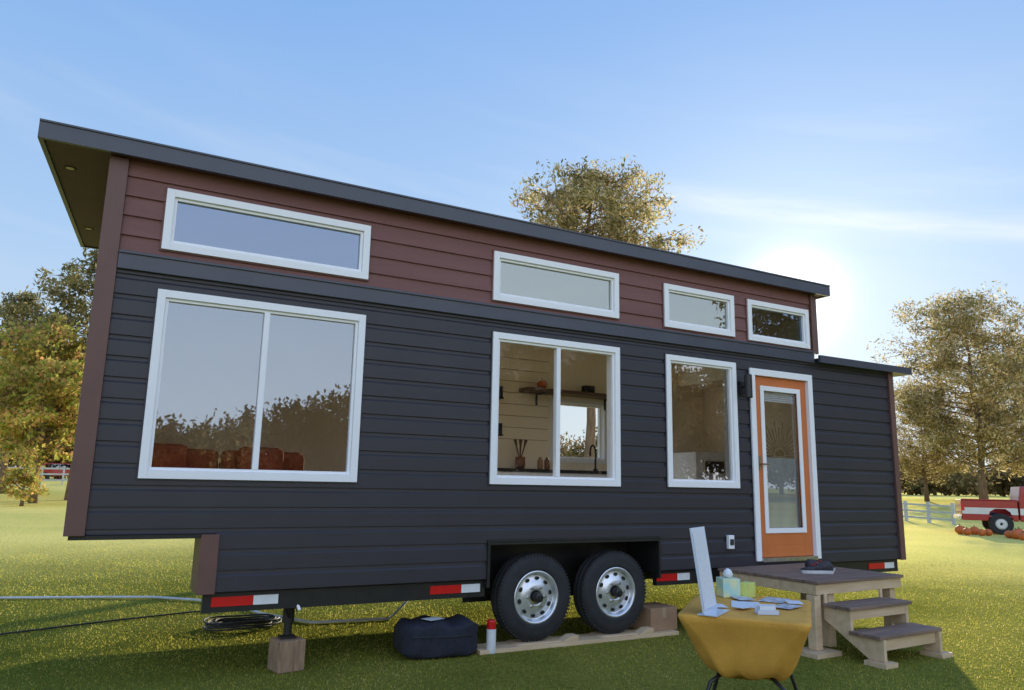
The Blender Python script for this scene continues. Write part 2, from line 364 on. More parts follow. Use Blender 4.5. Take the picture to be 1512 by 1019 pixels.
for i,o in enumerate(BW): window(o,0,'glass_kit',['white framed rear window behind the kitchen','tall unseen rear window added toward the hitch end to let light in','tall unseen rear window added toward the door end to let light in'][i],-1)
# door
x0,x1,z0,z1=DO
s=MB(); s.box(x0,x0+.075,-.045,.11,z0,z1); s.box(x1-.075,x1,-.045,.11,z0,z1); s.box(x0+.075,x1-.075,-.045,.11,z1-.075,z1)
s.build('door_frame','white',H,bevel=.002)
s=MB(); s.box(x0-.012,x0-.0005,-.026,0,z0,z1); s.box(x1+.0005,x1+.012,-.026,0,z0,z1); s.build('door_channel_trim','slate',H)
s=MB(); s.box(x0+.075,x1-.075,-.06,.11,z0-.01,z0+.03); s.build('threshold','steel',H)
s=MB(); a0,a1=x0+.078,x1-.078; b0,b1=z0+.033,z1-.078; ring(s,a0,a1,b0,b1,.125,.0,.05); s.box(a0+.125,a1-.125,.0,.05,b0+.125,b0+.28)
dr=s.build('door','orange',H,bevel=.003); dr['label']='orange full glass entry door'
s=MB(); ring(s,a0+.105,a1-.105,b0+.255,b1-.105,.055,-.014,-.001); s.build('glazing_frame','white',dr,bevel=.003)
s=MB(); s.q((a0+.125,.03,b0+.28),(a1-.125,.03,b0+.28),(a1-.125,.03,b1-.125),(a0+.125,.03,b1-.125)); s.build('glass','glass_door',dr)
s=MB(); s.q((a0+.125,.06,b0+.28),(a1-.125,.06,b0+.28),(a1-.125,.06,1.74),(a0+.125,.06,1.74)); s.build('privacy_panel','curtain',dr)
s=MB()
for k in range(6): s.box(a0+.13,a1-.13,.045,.055,2.38+k*.022,2.396+k*.022)
s.build('blind','white',dr)
s=MB(); cx,cz=(a0+a1)/2,1.76
for k in range(19):
    a=math.pi*k/18; L=.40 if k%2==0 else .33
    c,d=math.cos(a),math.sin(a); w_=.007
    L=min(L,.235/max(abs(c),.3)) if abs(c)>.55 else L
    p0=(cx+.10*c,cz+.10*d); p1=(cx+L*c,cz+L*d)
    s.q((p0[0]-d*w_,.04,p0[1]+c*w_),(p0[0]+d*w_,.04,p0[1]-c*w_),(p1[0]+d*w_,.04,p1[1]-c*w_),(p1[0]-d*w_,.04,p1[1]+c*w_))
s.q(*[(cx+.08*math.cos(math.pi*k/12),.04,cz+.08*math.sin(math.pi*k/12)) for k in range(13)])
s.build('sunburst_decal','brass',dr)
s=MB(); s.box(a0+.03,a0+.065,-.022,-.001,1.6,1.75); s.tube([(a0+.047,-.02,1.66),(a0+.047,-.055,1.66),(a0+.14,-.06,1.66)],.01); s.build('handle','brass',dr)
# sconce, outlet
s=MB(); s.box(6.20,6.27,-.05,-.026,2.42,2.56); w=s.build('wall_lamp','lampblack',H,bevel=.005)
s=MB(); s.tube([(6.235,-.05,2.5),(6.235,-.10,2.5)],.012); s.lathe([(.038,-.13),(.042,-.12),(.042,.12),(.038,.13)],(6.235,-.13,2.5)); s.build('lamp_shade','lampblack',w)
s=MB(); s.box(5.94,6.02,-.06,-.02,.76,.90); w=s.build('outlet_cover','white',H,bevel=.006)
s=MB(); s.box(5.955,6.005,-.068,-.0605,.80,.86); s.build('outlet_slot','cord',w)
# roofs
RB=3.728
s=MB(); s.prism([(-.55,-.09),(7.66,-.09),(7.66,2.66),(-.32,2.66)],3.752,3.835,'z'); rf=s.build('roof','roof',H); rf['label']='long flat upper roof with tapered end overhang'
s=MB(); s.box(-.585,7.69,-.125,-.0905,RB,3.848); s.box(-.585,7.69,-.135,-.1,3.8485,3.862)
s.q((-.585,-.0905,RB),(-.352,2.69,RB),(-.352,2.69,3.848),(-.585,-.0905,3.848)); s.q((-.552,-.0905,RB),(-.32,2.69,RB),(-.32,2.69,3.848),(-.552,-.0905,3.848)); s.q((-.585,-.0905,RB),(-.352,2.69,RB),(-.32,2.69,RB),(-.552,-.0905,RB)); s.q((-.585,-.0905,3.848),(-.352,2.69,3.848),(-.32,2.69,3.848),(-.552,-.0905,3.848))
s.box(7.661,7.69,-.09,2.66,RB,3.848); s.box(-.32,7.69,2.661,2.69,RB,3.848)
s.build('fascia','band',rf)
s=MB(); s.prism([(-.55,-.09),(7.66,-.09),(7.66,2.66),(-.32,2.66)],3.738,3.751,'z'); s.build('soffit','soffit',rf)
for (lx,ly) in ((-.40,.42),(-.28,2.0)):
    s=MB(); s.lathe([(.030,-.003),(.044,-.004),(.047,.0),(.030,.0)],(lx,ly,3.737),n=24,cap=False,closed=True); w=s.build('soffit_light','cord',rf)
    s=MB(); s.lathe([(.029,-.002),(.029,.0)],(lx,ly,3.7365),n=24); s.build('lens','lens',rf)
s=MB(); s.box(7.531,9.17,-.09,2.62,2.885,2.955); r2_=s.build('lower_roof','roof',H); r2_['label']='lower flat roof over the far end'
s=MB(); s.box(7.45,9.2,-.125,-.0905,2.885,2.972); s.box(9.171,9.2,-.09,2.62,2.885,2.972); s.build('fascia','band',r2_)
# trailer
s=MB(); s.box(.80,3.11,.03,.09,.42,.555); s.box(5.03,8.85,.03,.09,.42,.555); s.box(1.3,8.85,2.38,2.44,.42,.539)
for yy in (.62,1.8): s.box(1.1 if yy<1 else 1.3,8.85,yy,yy+.07,.40,.539)
for k in range(9):
    if 2.9<.9+k*.95<5.1: continue
    s.box(max(1.3,.9+k*.95),.06+max(1.3,.9+k*.95),.092,2.37,.44,.535)
s.build('trailer_frame','black',H)
s=MB(); s.q((3.12,.0,.885),(5.02,.0,.885),(5.02,.5,.885),(3.12,.5,.885)); s.q((3.12,.5,.3),(5.02,.5,.3),(5.02,.5,.885),(3.12,.5,.885)); s.q((3.12,.0,.55),(3.12,.5,.55),(3.12,.5,.885),(3.12,.0,.885)); s.q((5.02,.0,.55),(5.02,.5,.55),(5.02,.5,.885),(5.02,.0,.885))
ring(s,3.10,5.04,.86,.905,.02,-.035,.0); s.box(3.10,3.125,-.035,.02,.50,.86); s.box(5.015,5.04,-.035,.02,.50,.86)
s.build('wheel_arch','black',H)
s=MB()
for cx in (3.64,4.53): s.tube([(cx,.25,.385),(cx,2.3,.385)],.045,10)
s.build('axle','black',H)
def make_wheel(cx,cz=.385,y0=.02,Rr=.385,par=None):
    s=MB()
    prof=[(.225,.018),(.235,.006),(.262,.0),(.275,.004),(.31,.0),(.345,.010),(.368,.026),(.381,.05),(.385,.07),(.378,.075),(.378,.085),(.386,.09),(.386,.125),(.378,.13),(.378,.14),(.385,.145),(.384,.17),(.372,.195),(.30,.22),(.225,.21)]
    s.lathe(prof,(cx,y0,cz),'y',72,closed=True,cap=False)
    for k in range(72):
        a=2*math.pi*k/72; T_=Matrix.Translation((cx,y0+.048,cz))@Matrix.Rotation(-a,4,'Y'); s.box(.366,.384,-.022,.016,-.0095,.0095,T_)
    nl=72*len(prof)
    tx=s.build('wheel','rubber',par); tx.data.polygons.foreach_set('use_smooth',[i<nl for i in range(len(tx.data.polygons))])
    tx['label']='black tyre on a silver trailer rim'
    s=MB(); s.lathe([(.236,.012),(.228,.002),(.214,.006),(.205,.03),(.198,.05),(.188,.052),(.14,.035),(.12,.022),(.075,.018),(.06,.02),(.06,.06),(.19,.10),(.235,.1)],(cx,y0,cz),'y',48,closed=True,cap=False)
    rm=s.build('rim','rim',tx,smooth=True)
    for k in range(10):
        a=2*math.pi*k/10+.2; T_=Matrix.Translation((cx,y0,cz))@Matrix.Rotation(-a,4,'Y'); s=MB()
        s.prism([(.164+.015*math.cos(b_),.022*math.sin(b_)) for b_ in np.linspace(0,6.283,13)[:-1]],.032,.06,'y',T_)
        s.build('vent_hole','black',rm)
    for k in range(6):
        s=MB(); a=2*math.pi*k/6; s.lathe([(.012,0),(.012,.02)],(cx+.09*math.cos(a),y0+.0,cz+.09*math.sin(a)),'y',6)
        s.build('lug_nut','steel',rm)
    s=MB(); s.lathe([(.048,.035),(.048,-.02),(.04,-.045),(.022,-.05),(.02,-.055)],(cx,y0,cz),'y',24); s.build('hub_cap','black',rm,smooth=False)
    return tx
make_wheel(3.64,par=H); make_wheel(4.53,par=H)
for a,b_ in ((.86,1.34),(2.59,3.06),(5.03,5.46),(8.29,8.77)):
    mid=a+(b_-a)*.62; s=MB(); s.box(a,mid,.022,.029,.462,.53); s.cur=1; s.box(mid,b_,.022,.029,.462,.53); s.build('reflector_tape',['red','refw'],H)
s=MB(); s.tube([(1.46,.16,.56),(1.46,.16,.30)],.045,14); s.tube([(1.46,.16,.30),(1.46,.16,.205)],.032,12); s.box(1.40,1.52,.10,.22,.182,.196); s.tube([(1.40,.05,.44),(1.46,.12,.34)],.014)
w=s.build('support_jack','black',H)
s=MB(); s.tube([(1.48,.06,.47),(1.51,.04,.40)],.022,12); s.tube([(1.475,.065,.50),(1.48,.06,.47)],.03,12); s.build('jack_coupler','steel',w)
# ---------------------------------------------------------------- interior things
t=thing('sofa','rust red sofa inside behind the large sliding window','sofa',(.95,.55,1.04))
s=MB(); s.box(-.75,.75,.0,.7,.0,.32); s.build('seat','rust',t,bevel=.05)
s=MB(); s.box(-.78,.02,.5,.72,.32,.60); s.box(.04,.78,.5,.72,.32,.60); s.build('backrest','rust',t,bevel=.06)
for cx in (-.45,.35):
    s=MB(); s.box(cx-.2,cx+.2,.32,.48,.33,.63); s.build('cushion','rust',t,bevel=.06)
t=thing('kitchen_counter','dark topped kitchen counter along the rear wall inside','counter',(5.2,2.1,.65))
s=MB(); s.box(-1.3,1.1,-.28,.28,0,.88); s.build('cabinet','white',t)
s=MB(); s.box(-1.32,1.12,-.30,.29,.88,.92); s.build('worktop','lampblack',t)
p=[(5.62,2.05,1.57)]+[(5.62,2.05,1.57+.05*k) for k in range(1,6)]+[(5.62,2.05-.08+.08*math.cos(a),1.82+.08*math.sin(a)) for a in np.linspace(0.3,3.0,8)]+[(5.62,1.89,1.76)]
s=MB(); s.tube([(q[0]-5.62,q[1]-2.05,q[2]-1.57) for q in p],.013,10); s.lathe([(.03,0),(.03,.03)],(0,0,0)); o=s.build('faucet','lampblack',loc=(5.72,2.05,1.57),rotz=R(-60),smooth=True); tag(o,'tall black gooseneck faucet seen through the kitchen window','faucet')
t=thing('wall_shelf','wooden shelf with black brackets above the kitchen rear window','shelf',(5.5,2.27,2.56))
s=MB(); s.box(-.75,.80,-.12,.12,0,.05); s.build('board','shelfwood',t)
for cx in (-.5,.6):
    s=MB(); s.box(cx,cx+.02,-.1,.12,-.02,-.001); s.box(cx,cx+.02,.10,.12,-.15,-.02); s.build('bracket','lampblack',t)
def pumpkin(loc,r,label,group=None,scale=1):
    t=thing('pumpkin',label,'pumpkin',loc,random.random()*6,group)
    s=MB(); rs=[]
    for i in range(1,9):
        ph=math.pi*i/9; ring_=[]
        for k in range(30):
            a=2*math.pi*k/30; rr=r*math.sin(ph)*(1-.09*abs(math.cos(a*5))**3*1.0); ring_.append((rr*math.cos(a),rr*math.sin(a),r*.9*(.94-math.cos(ph))))
        rs.append(ring_)
    s.rings(rs); s.build('body','pumpkin',t,smooth=True)
    s=MB(); s.tube([(0,0,r*1.6),(0,0,r*1.85),(r*.1,0,r*2.0)],[r*.12,r*.08,r*.09],7); s.build('stem','stem',t); return t
pumpkin((5.02,2.26,2.61),.07,'small pumpkin on the wooden kitchen shelf')
s=MB(); s.box(-.08,.08,-.05,.05,0,.1); s.lathe([(.035,-.08),(.035,-.05)],(0,0,.05),'y',16); o=s.build('camera','lampblack',loc=(5.75,2.26,2.611),bevel=.01); tag(o,'small black camera on the wooden kitchen shelf','camera')
t=thing('utensil_crock','crock of wooden utensils on the kitchen counter','utensil crock',(4.62,2.1,1.57))
s=MB(); s.lathe([(.05,0),(.065,.05),(.06,.15),(.05,.15)],(0,0,0),n=20); s.build('crock','jar',t,smooth=True)
for k in range(6):
    a=k*1.05; s=MB(); s.tube([(0,0,.1),(.06*math.cos(a),.05*math.sin(a),.28),(.08*math.cos(a),.07*math.sin(a),.36)],[.006,.007,.02],6); s.build('utensil','shelfwood',t)
for k in range(2):
    s=MB(); s.lathe([(.03,0),(.036,.02),(.036,.11),(.02,.13),(.02,.15)],(0,0,0),n=16); o=s.build('spice_jar','jar' if k else 'card',loc=(4.85+k*.1,2.0,1.57),smooth=True); tag(o,['tan jar beside the utensil crock','dark brown jar right of the tan jar'][k],'jar')
for k,zz in enumerate((1.98,2.45)):
    s=MB(); s.box(-.06,.06,-.05,.04,0,.02); s.box(-.05,.05,-.04,.03,.021,.16); o=s.build('wall_rack','lampblack',loc=(4.42,2.35,zz)); tag(o,['lower','upper'][k]+' small black rack on the kitchen wall left of the shelf','rack')
t=thing('storage_cabinet','white cabinet with small dark framed panel inside behind the single pane window','cabinet',(7.62,2.1,.65))
s=MB(); s.box(-.38,.30,-.28,.28,0,1.22); s.build('cabinet_body','white',t,bevel=.01)
s=MB(); ring(s,-.25,.15,.92,1.12,.02,-.295,-.281); s.build('panel_frame','carwhite',t)
s=MB(); s.box(-.228,.128,-.288,-.2815,.942,1.098); s.build('panel','lampblack',t)
# ---------------------------------------------------------------- things under / in front of the house
s=MB(); s.box(-.105,.105,-.105,.105,0,.23); o=s.build('support_block','cement',loc=(1.46,.14,G0),rotz=R(12),bevel=.008); tag(o,'square brown block standing on the grass under the support jack','block')
t=thing('equipment_bag','black soft equipment bag lying on the grass left of the wheels','bag',(2.72,.16,G0),R(-6))
rs=[]
for i in range(23):
    u=-1+2*i/22; k=max((1-abs(u)**8)**.35 if abs(u)<1 else .68,.68); ring_=[]
    for j in range(40):
        a=2*math.pi*j/40; c,d=math.cos(a),math.sin(a); e=.30
        yy=.21*k*math.copysign(abs(c)**e,c)+.007*math.sin(6*u+3*a)
        zz=.145+.145*k*math.copysign(abs(d)**e,d)
        if zz>.14: zz+=.010*math.sin(7*u+2)+.007*math.sin(11*u+4*a)-.016*math.exp(-((u-.25)/.3)**2)
        ring_.append((u*.33+.006*math.sin(3*a+u),yy,max(zz,0)))
    rs.append(ring_)
s=MB(); s.rings(rs); o=s.build('body','bag',t,smooth=True)
s=MB(); s.tube([(-.28,-.217,.19),(-.1,-.220,.185),(.1,-.220,.175),(.28,-.215,.185)],.004); s.build('zip_seam','cord',t,smooth=True)
s=MB(); s.box(-.08,.08,-.06,.06,0,.002); o=s.build('paper_note','paper',loc=(2.66,.10,G0+.302),rotz=R(20)); tag(o,'small pale paper lying on top of the black bag','paper')
t=thing('spray_bottle','slim white bottle with a red cap left of the front wheel','bottle',(3.17,.0,G0))
s=MB(); s.lathe([(.038,0),(.042,.01),(.042,.20),(.0421,.201)],(0,0,0),n=20); s.build('body','refw',t,smooth=True)
s=MB(); s.lathe([(.040,.202),(.040,.265),(.036,.275)],(0,0,0),n=20); s.build('cap','red',t,smooth=False)
s=MB(); s.box(-1.09,1.12,-.13,.13,0,.036); o=s.build('wooden_plank','pine',loc=(4.14,.10,G0),bevel=.003); tag(o,'long pale lumber plank under both trailer wheels','plank')
for i,(a,b_) in enumerate([(3.42,3.95),(4.33,4.80)]):
    s=MB(); L=b_-a; s.prism([(-L/2,0),(L/2,0),(L/2-.06,.012),(-L/2+.06,.012)],-.10,.12); o=s.build('wheel_shim','pine',loc=((a+b_)/2,.1,G0+.037)); tag(o,'thin wood shim under the %s trailer wheel'%('left' if i==0 else 'right'),'shim')
for i,cx in enumerate((3.98,4.86)):
    s=MB(); s.prism([(-.10,0),(.08,0),(.08,.05),(.0,.05)],-.05,.05); o=s.build('wheel_chock','pine',loc=(cx,.02,G0+.037)); tag(o,'wood wedge against the right side of the %s wheel'%('left' if i==0 else 'right'),'wedge')
t=thing('cardboard_box','closed brown cardboard box right of the wheels','box',(5.12,.2,G0+.036),R(4))
s=MB(); s.box(-.18,.18,-.16,.16,0,.22); s.build('carton','card',t,bevel=.004)
s=MB(); s.box(-.181,.181,-.025,.025,.2205,.2215); s.box(-.025,.025,-.163,-.1605,.12,.2205); s.build('tape','tape',t)
s=MB(); s.tube([(-6,5.6,0),(-2.5,5.0,.01),(-.8,4.78,0),(.25,4.44,0),(.8,4.15,.01),(1.25,3.8,0),(1.6,3.2,0),(1.75,2.6,.0),(2.1,1.9,.0),(2.9,1.8,0),(3.3,2.3,.1),(3.4,2.5,.45)],.014,8); o=s.build('water_hose','hose',loc=(0,0,G0+.018),smooth=True); tag(o,'long white hose running over the lawn to the house','hose')
s=MB(); s.tube([(-7,2.0,0),(-3,2.3,0),(-.6,2.4,0),(.3,2.75,0),(1.1,3.0,0),(1.5,2.9,0)],.009,6); o=s.build('power_cord','cord',loc=(0,0,G0+.015),smooth=True); tag(o,'thin dark cord lying across the shaded lawn','cord')
s=MB(); pts=[]
for k in range(120):
    a=k/120*2*math.pi*6; rr=.27+.05*math.sin(a*.37+1); pts.append((rr*math.cos(a)*1.15,rr*math.sin(a)*.8,.015+k*.0006+.008*math.sin(a*3)))
s.tube(pts,.009,6); o=s.build('cable_coil','cord',loc=(1.45,2.0,G0),smooth=True); tag(o,'coil of dark cable on the grass under the front corner','cable')
# deck
D=thing('entry_deck','small wooden entry deck with two steps below the orange door','deck',(5.80,-1.25,G0),R(3))
DT=.63; DW=1.32
s=MB(); nb=8
for k in range(nb): s.box(-.01,DW+.02,-.02+k*.148,.12+k*.148,DT-.028,DT)
s.build('decking','deck',D,bevel=.004)
s=MB(); s.box(0,DW,.0,.038,DT-.12,DT-.0285); s.box(0,DW,1.10,1.138,DT-.12,DT-.0285); s.box(0.0,.038,.0385,1.0995,DT-.12,DT-.0285); s.box(DW-.038,DW,.0385,1.0995,DT-.12,DT-.0285); s.build('rim_joist','pine',D,bevel=.003)
for (a,b_) in ((-.03,-.03),(.22,.04),(DW-.13,.04),(.04,1.0),(DW-.13,1.0)):
    s=MB(); s.box(a,a+.088,b_+.03 if a<0 else b_,b_+.118 if a<0 else b_+.088,.04,DT-.125 if a<0 else DT-.03); s.build('post','pine',D,bevel=.004)
for q in ((-.16,.18,-.10,.17),(-.1,.3,.9,1.15)):
    s=MB(); s.box(*q,0,.038); s.build('base_pad','pine',D)
X0,X1=.06,1.0
for (yy,zt) in ((-.26,.44),(-.52,.245)):
    s=MB(); s.box(X0,X1,yy-.03,yy+.115,zt-.03,zt); s.box(X0,X1,yy+.122,yy+.262,zt-.03,zt); s.build('tread','deck',D,bevel=.004)
for xx in (X0+.03,X1-.07):
    s=MB(); s.prism([(-.002,.52),(-.002,.30),(-.42,.04),(-.56,.04),(-.56,.214),(-.265,.214),(-.265,.409),(-.02,.409),(-.02,.52)],xx,xx+.038,'x'); s.build('stringer','pine',D,bevel=.003)
    s=MB(); s.box(xx-.05,xx+.12,-.60,-.40,0,.038); s.build('stair_pad','pine',D)
s=MB(); s.box(X0+.069,X1-.071,-.262,-.224,.33,.409); s.build('riser','pine',D)
s=MB(); s.box(X0+.069,X1-.071,-.522,-.484,.12,.214); s.build('riser','pine',D)
# shoes
def shoe(loc,rz,label):
    t=thing('shoe',label,'shoe',loc,rz,None); t.scale=(1.12,)*3
    sec=[(-.13,.028,.02,.080),(-.11,.036,.02,.105),(-.05,.034,.02,.100),(0,.036,.02,.080),(.06,.045,.02,.058),(.11,.042,.02,.048),(.145,.024,.02,.035)]
    s=MB(); rs=[]
    for x_,w_,zl,zh in sec: rs.append([(x_,w_*math.cos(a)*1.05,(zl+zh)/2+(zh-zl)/2*math.sin(a)) for a in np.linspace(0,2*math.pi,13)[:-1]])
    s.rings(rs); s.build('upper','shoe',t,smooth=True)
    s=MB(); s.rings([[ (x_*k,w_*k,z_) for x_,w_ in [(a[0],a[1]*1.1) for a in sec]+[(a[0],-a[1]*1.1) for a in reversed(sec)]] for z_,k in ((0,.98),(.026,1.03))]); s.build('sole','sole',t)
    s=MB()
    for k in range(3): s.box(-.0+k*.022,.010+k*.022,-.02,.02,.082-k*.009,.092-k*.009)
    s.build('lace','shoer',t); return t
shoe((6.38,-.80,G0+DT),R(150),'dark sneaker lying on the deck, left one of the pair')
shoe((6.58,-.66,G0+DT),R(-15),'dark sneaker with red laces on the deck, right one of the pair')
# ---------------------------------------------------------------- table
TA=math.atan2(.64,.77)   # depth axis direction
TX,TY=3.60,-2.56
T0=thing('display_table','folding table wrapped in a mustard yellow cloth in front of the deck','table',(TX,TY,G0),TA)
TZ=.735; hw,hd=.36,.49   # local x = depth direction, y = across
def rr(hx,hy,z_,rc,fold=0,ph=0,sag=0):
    out=[]
    for cxn,cyn,a0_ in ((hx-rc,hy-rc,0),(-hx+rc,hy-rc,90),(-hx+rc,-hy+rc,180),(hx-rc,-hy+rc,270)):
        for k in range(12):
            a=R(a0_+k*90/11); out.append([cxn+rc*math.cos(a),cyn+rc*math.sin(a),z_])
    res=[]
    n_=len(out)
    for i,p in enumerate(out):
        q=out[(i+1)%n_]
        for j in range(4):
            u=j/4; x_=p[0]*(1-u)+q[0]*u; y_=p[1]*(1-u)+q[1]*u; a=math.atan2(y_/hy,x_/hx)
            m_=1+fold*math.sin(a*14+ph)+fold*.6*math.sin(a*23+1+z_*9)
            cs=abs(math.cos(2*a))
            res.append((x_*m_*(1-sag*cs),y_*m_*(1-sag*cs),z_+fold*.4*math.sin(a*9)+sag*.5*cs))
    return res
rs=[rr(hd*.90,hw*.90,TZ,.05),rr(hd*.985,hw*.985,TZ-.003,.05,0,0,.006),rr(hd,hw,TZ-.015,.05,0,0,.010),rr(hd*.97,hw*.965,TZ-.05,.055,.003,0,.016),rr(hd*.90,hw*.89,TZ-.12,.09,.007,.4,.02),rr(hd*.84,hw*.82,TZ-.19,.11,.011,.9,.02),rr(hd*.79,hw*.76,TZ-.25,.13,.015,1.2,.015),rr(hd*.74,hw*.69,TZ-.30,.14,.02,1.5,.01),rr(hd*.68,hw*.61,TZ-.335,.14,.024,1.8),rr(hd*.56,hw*.48,TZ-.355,.12,.028,1.8)]
s=MB(); s.rings(rs); s.build('cloth_cover','cloth',T0,smooth=True)
for sy in (-1,1):
    for sx in (-1,1):
        s=MB(); s.tube([(sx*.26,sy*.12,TZ-.33),(sx*.33,sy*.20,.35),(sx*.38,sy*.28,.08),(sx*.40,sy*.30,.0)],.012,8); s.build('leg','black',T0,smooth=True)
def on_table(lx,ly): c,d=math.cos(TA),math.sin(TA); return (TX+c*lx-d*ly,TY+d*lx+c*ly,G0+TZ+.002)
t=thing('sign_holder','tall pale upright sign holder standing on the yellow table','sign holder',(3.20,-2.66,G0+TZ+.003),R(30))
s=MB(); Tm=Matrix.Rotation(R(-8),4,'X'); s.box(-.13,.13,0,.008,0,.48,Tm); s.build('panel','acry',t)
s=MB(); s.box(-.13,.13,-.07,.04,0,.006); s.build('base','acry',t)
s=MB(); s.box(-.115,.115,-.001,.0,.03,.45,Tm@Matrix.Translation((0,-.001,0))); s.build('sheet','paper',t)
t=thing('tissue_box','small teal tissue box on the yellow table','tissue box',on_table(.35,.15),TA+.5)
s=MB(); s.box(-.06,.06,-.06,.06,0,.12); s.build('carton','teal',t,bevel=.004)
s=MB(); s.rings([[(.035*k*math.cos(a)*(1+.3*math.sin(3*a+z_*40)),.03*k*math.sin(a),z_) for a in np.linspace(0,6.283,13)[:-1]] for z_,k in ((.121,.6),(.14,1.1),(.165,.8),(.18,.2))]); s.build('tissue','tissue',t,smooth=True)
s=MB(); s.box(-.05,.05,-.035,.035,0,.095); o=s.build('small_carton','lime',loc=on_table(.38,.03),rotz=TA-.3,bevel=.003); tag(o,'small yellow green carton beside the teal tissue box','box')
for i,(lx,ly,a,b_,rz,mt_,lab) in enumerate([(.05,.02,.24,.17,.1,'paper','wide white sheet lying in the middle of the yellow table'),(.32,-.14,.22,.15,-.2,'print','printed sheet near the far right corner of the yellow table'),(-.12,.17,.13,.09,.4,'paper','small pale card near the sign holder'),(.04,-.22,.18,.12,-.4,'print','printed sheet near the right edge of the yellow table'),(.24,.05,.15,.11,.5,'print','printed sheet in front of the tissue box'),(-.14,.02,.12,.08,-.5,'paper','small pale card behind the clear card holder'),(.19,-.26,.13,.09,.2,'paper','small white sheet on the right edge of the yellow table')]):
    s=MB(); s.box(-a/2,a/2,-b_/2,b_/2,0,.002); q=on_table(lx,ly); o=s.build('paper_sheet',mt_,loc=(q[0],q[1],q[2]+i*.0025),rotz=TA+rz); tag(o,lab,'paper')
t=thing('card_holder','small clear holder of pale cards at the near edge of the table','card holder',on_table(-.26,-.12),TA-1.2)
s=MB(); s.box(-.06,.06,-.03,.03,0,.012); s.box(-.06,.06,.02,.026,.012,.05); s.box(-.06,.06,-.03,-.025,.012,.025); s.build('holder','acry',t)
s=MB(); s.box(-.045,.045,-.02,.015,.0125,.045); s.build('card','paper',t)
# ---------------------------------------------------------------- trees
def rhomb(C,L,W,rng):
    n=len(C); u=rng.normal(size=(n,3)); u/=np.linalg.norm(u,axis=1)[:,None]; w=rng.normal(size=(n,3)); v=np.cross(u,w); v/=np.linalg.norm(v,axis=1)[:,None]
    sc=(.7+.6*rng.random(n))[:,None]; u*=L*sc; v*=W*sc
    return np.stack([C-u,C+v,C+u,C-v],1).reshape(-1,3)
def tree_data(seed,h,cw,cb,limbs,per,L,W,kind='pine',cr=.42,rmin=.45):
    rng=np.random.default_rng(seed); tr=MB()
    wob=rng.normal(0,.012*h,(8,2)); wob[0]=0
    zs=np.linspace(0,h*.93,8); pts=[(wob[i,0]*i/8*1.5,wob[i,1]*i/8*1.5,zs[i]) for i in range(8)]
    r0=.013*h+.05
    tr.tube(pts,[r0*1.25]+[r0*(1-.9*i/7) for i in range(1,8)],9)
    def tp(z): return np.array([np.interp(z,zs,[p[0] for p in pts]),np.interp(z,zs,[p[1] for p in pts]),z])
    cen=[]
    for i in range(limbs):
        tt=((i+rng.random())/limbs)
        z=h*(cb+(1-cb)*tt*.94)
        if kind=='pine': pr=math.sqrt(max(.03,1-((tt-.35)/(.67 if tt>.35 else .55))**2))
        else: pr=math.sqrt(max(.02,1-(2*tt-.85)**2*.78))
        Rr=cw/2*pr*(rmin+(1-rmin)*rng.random()); a=i*2.399+rng.normal(0,.5)
        st=tp(z-(.04*h if kind!='pine' else .03*h)-.12*Rr); en=tp(min(z,h*.93))+np.array([math.cos(a)*Rr,math.sin(a)*Rr,Rr*.12+rng.normal(0,.25)])
        md=(st+en)/2+np.array([0,0,-.06*Rr]); lr=max(.018,r0*.22*(1-tt)+.015)
        tr.tube([st,md,en],[lr,lr*.6,lr*.25],5)
        nn=max(2,int(1.5+Rr*1.15))
        for j in range(nn):
            f=.35+.67*(j+rng.random()*.6)/nn; c=st+(en-st)*f+rng.normal(0,.18+.14*Rr*.6,3)*np.array([1,1,.8]); cen.append((c,cr*(.55+.8*rng.random())))
            if rng.random()<.6: tr.tube([st+(en-st)*(f*.8),c],[.018,.008],4,False)
    cen.append((tp(h*.95),cr)); Cs=[]
    for c,rd in cen:
        k=int(per*(.5+.8*rng.random())); d=rng.normal(size=(k,3)); d/=np.linalg.norm(d,axis=1)[:,None]; rr_=rd*rng.random(k)**.5
        Cs.append(c+d*rr_[:,None]*np.array([1.15,1.15,.8]))
    return tr,rhomb(np.concatenate(Cs),L,W,rng)
def make_tree(seed,h,cw,cb,limbs,per,L,W,leaf,loc,label,name='pine_tree',cat='tree',kind='pine',group=None,rz=0,cr=.42):
    t=thing(name,label,cat,loc,rz,group); tr,V=tree_data(seed,h,cw,cb,limbs,per,L,W,kind,cr)
    tr.build('trunk','bark',t,smooth=True); npmesh('crown',V,4,leaf,t); return t
pc=make_tree(21,14.2,8.2,.42,135,80,.10,.032,'pineleaf',at(872,28),'tall pine tree with golden backlit crown rising behind the roof',cr=.55)
pr_=make_tree(12,15.2,12.5,.20,105,62,.15,.042,'pineleaf',at(1452,60),'tallest pine tree at the right edge beyond the fence',cr=.85)
dup(pr_,at(1368,64),2.1,.60,'shorter pine tree between the house and the tallest right pine')
dup(pr_,at(1545,66),4.0,.82,'pine tree cut off by the right edge of the view')
pd=make_tree(13,14.0,8.5,.25,70,60,.16,.05,'darkleaf',at(108,46),'dark pine rising above the autumn tree at left',cr=.65)
dup(pd,at(5,52),1.7,.86,'dark pine cut off by the left edge of the view')
ok=make_tree(14,9.0,7.6,.30,70,58,.12,.07,'oakleaf',at(54,43),'yellow and orange autumn tree on the left lawn','autumn_tree','tree','oak',cr=.55)
make_tree(15,2.2,1.8,.2,16,60,.09,.05,'oakleaf',at(38,40),'small yellow sapling in front of the left fence','sapling','sapling','oak',cr=.3)
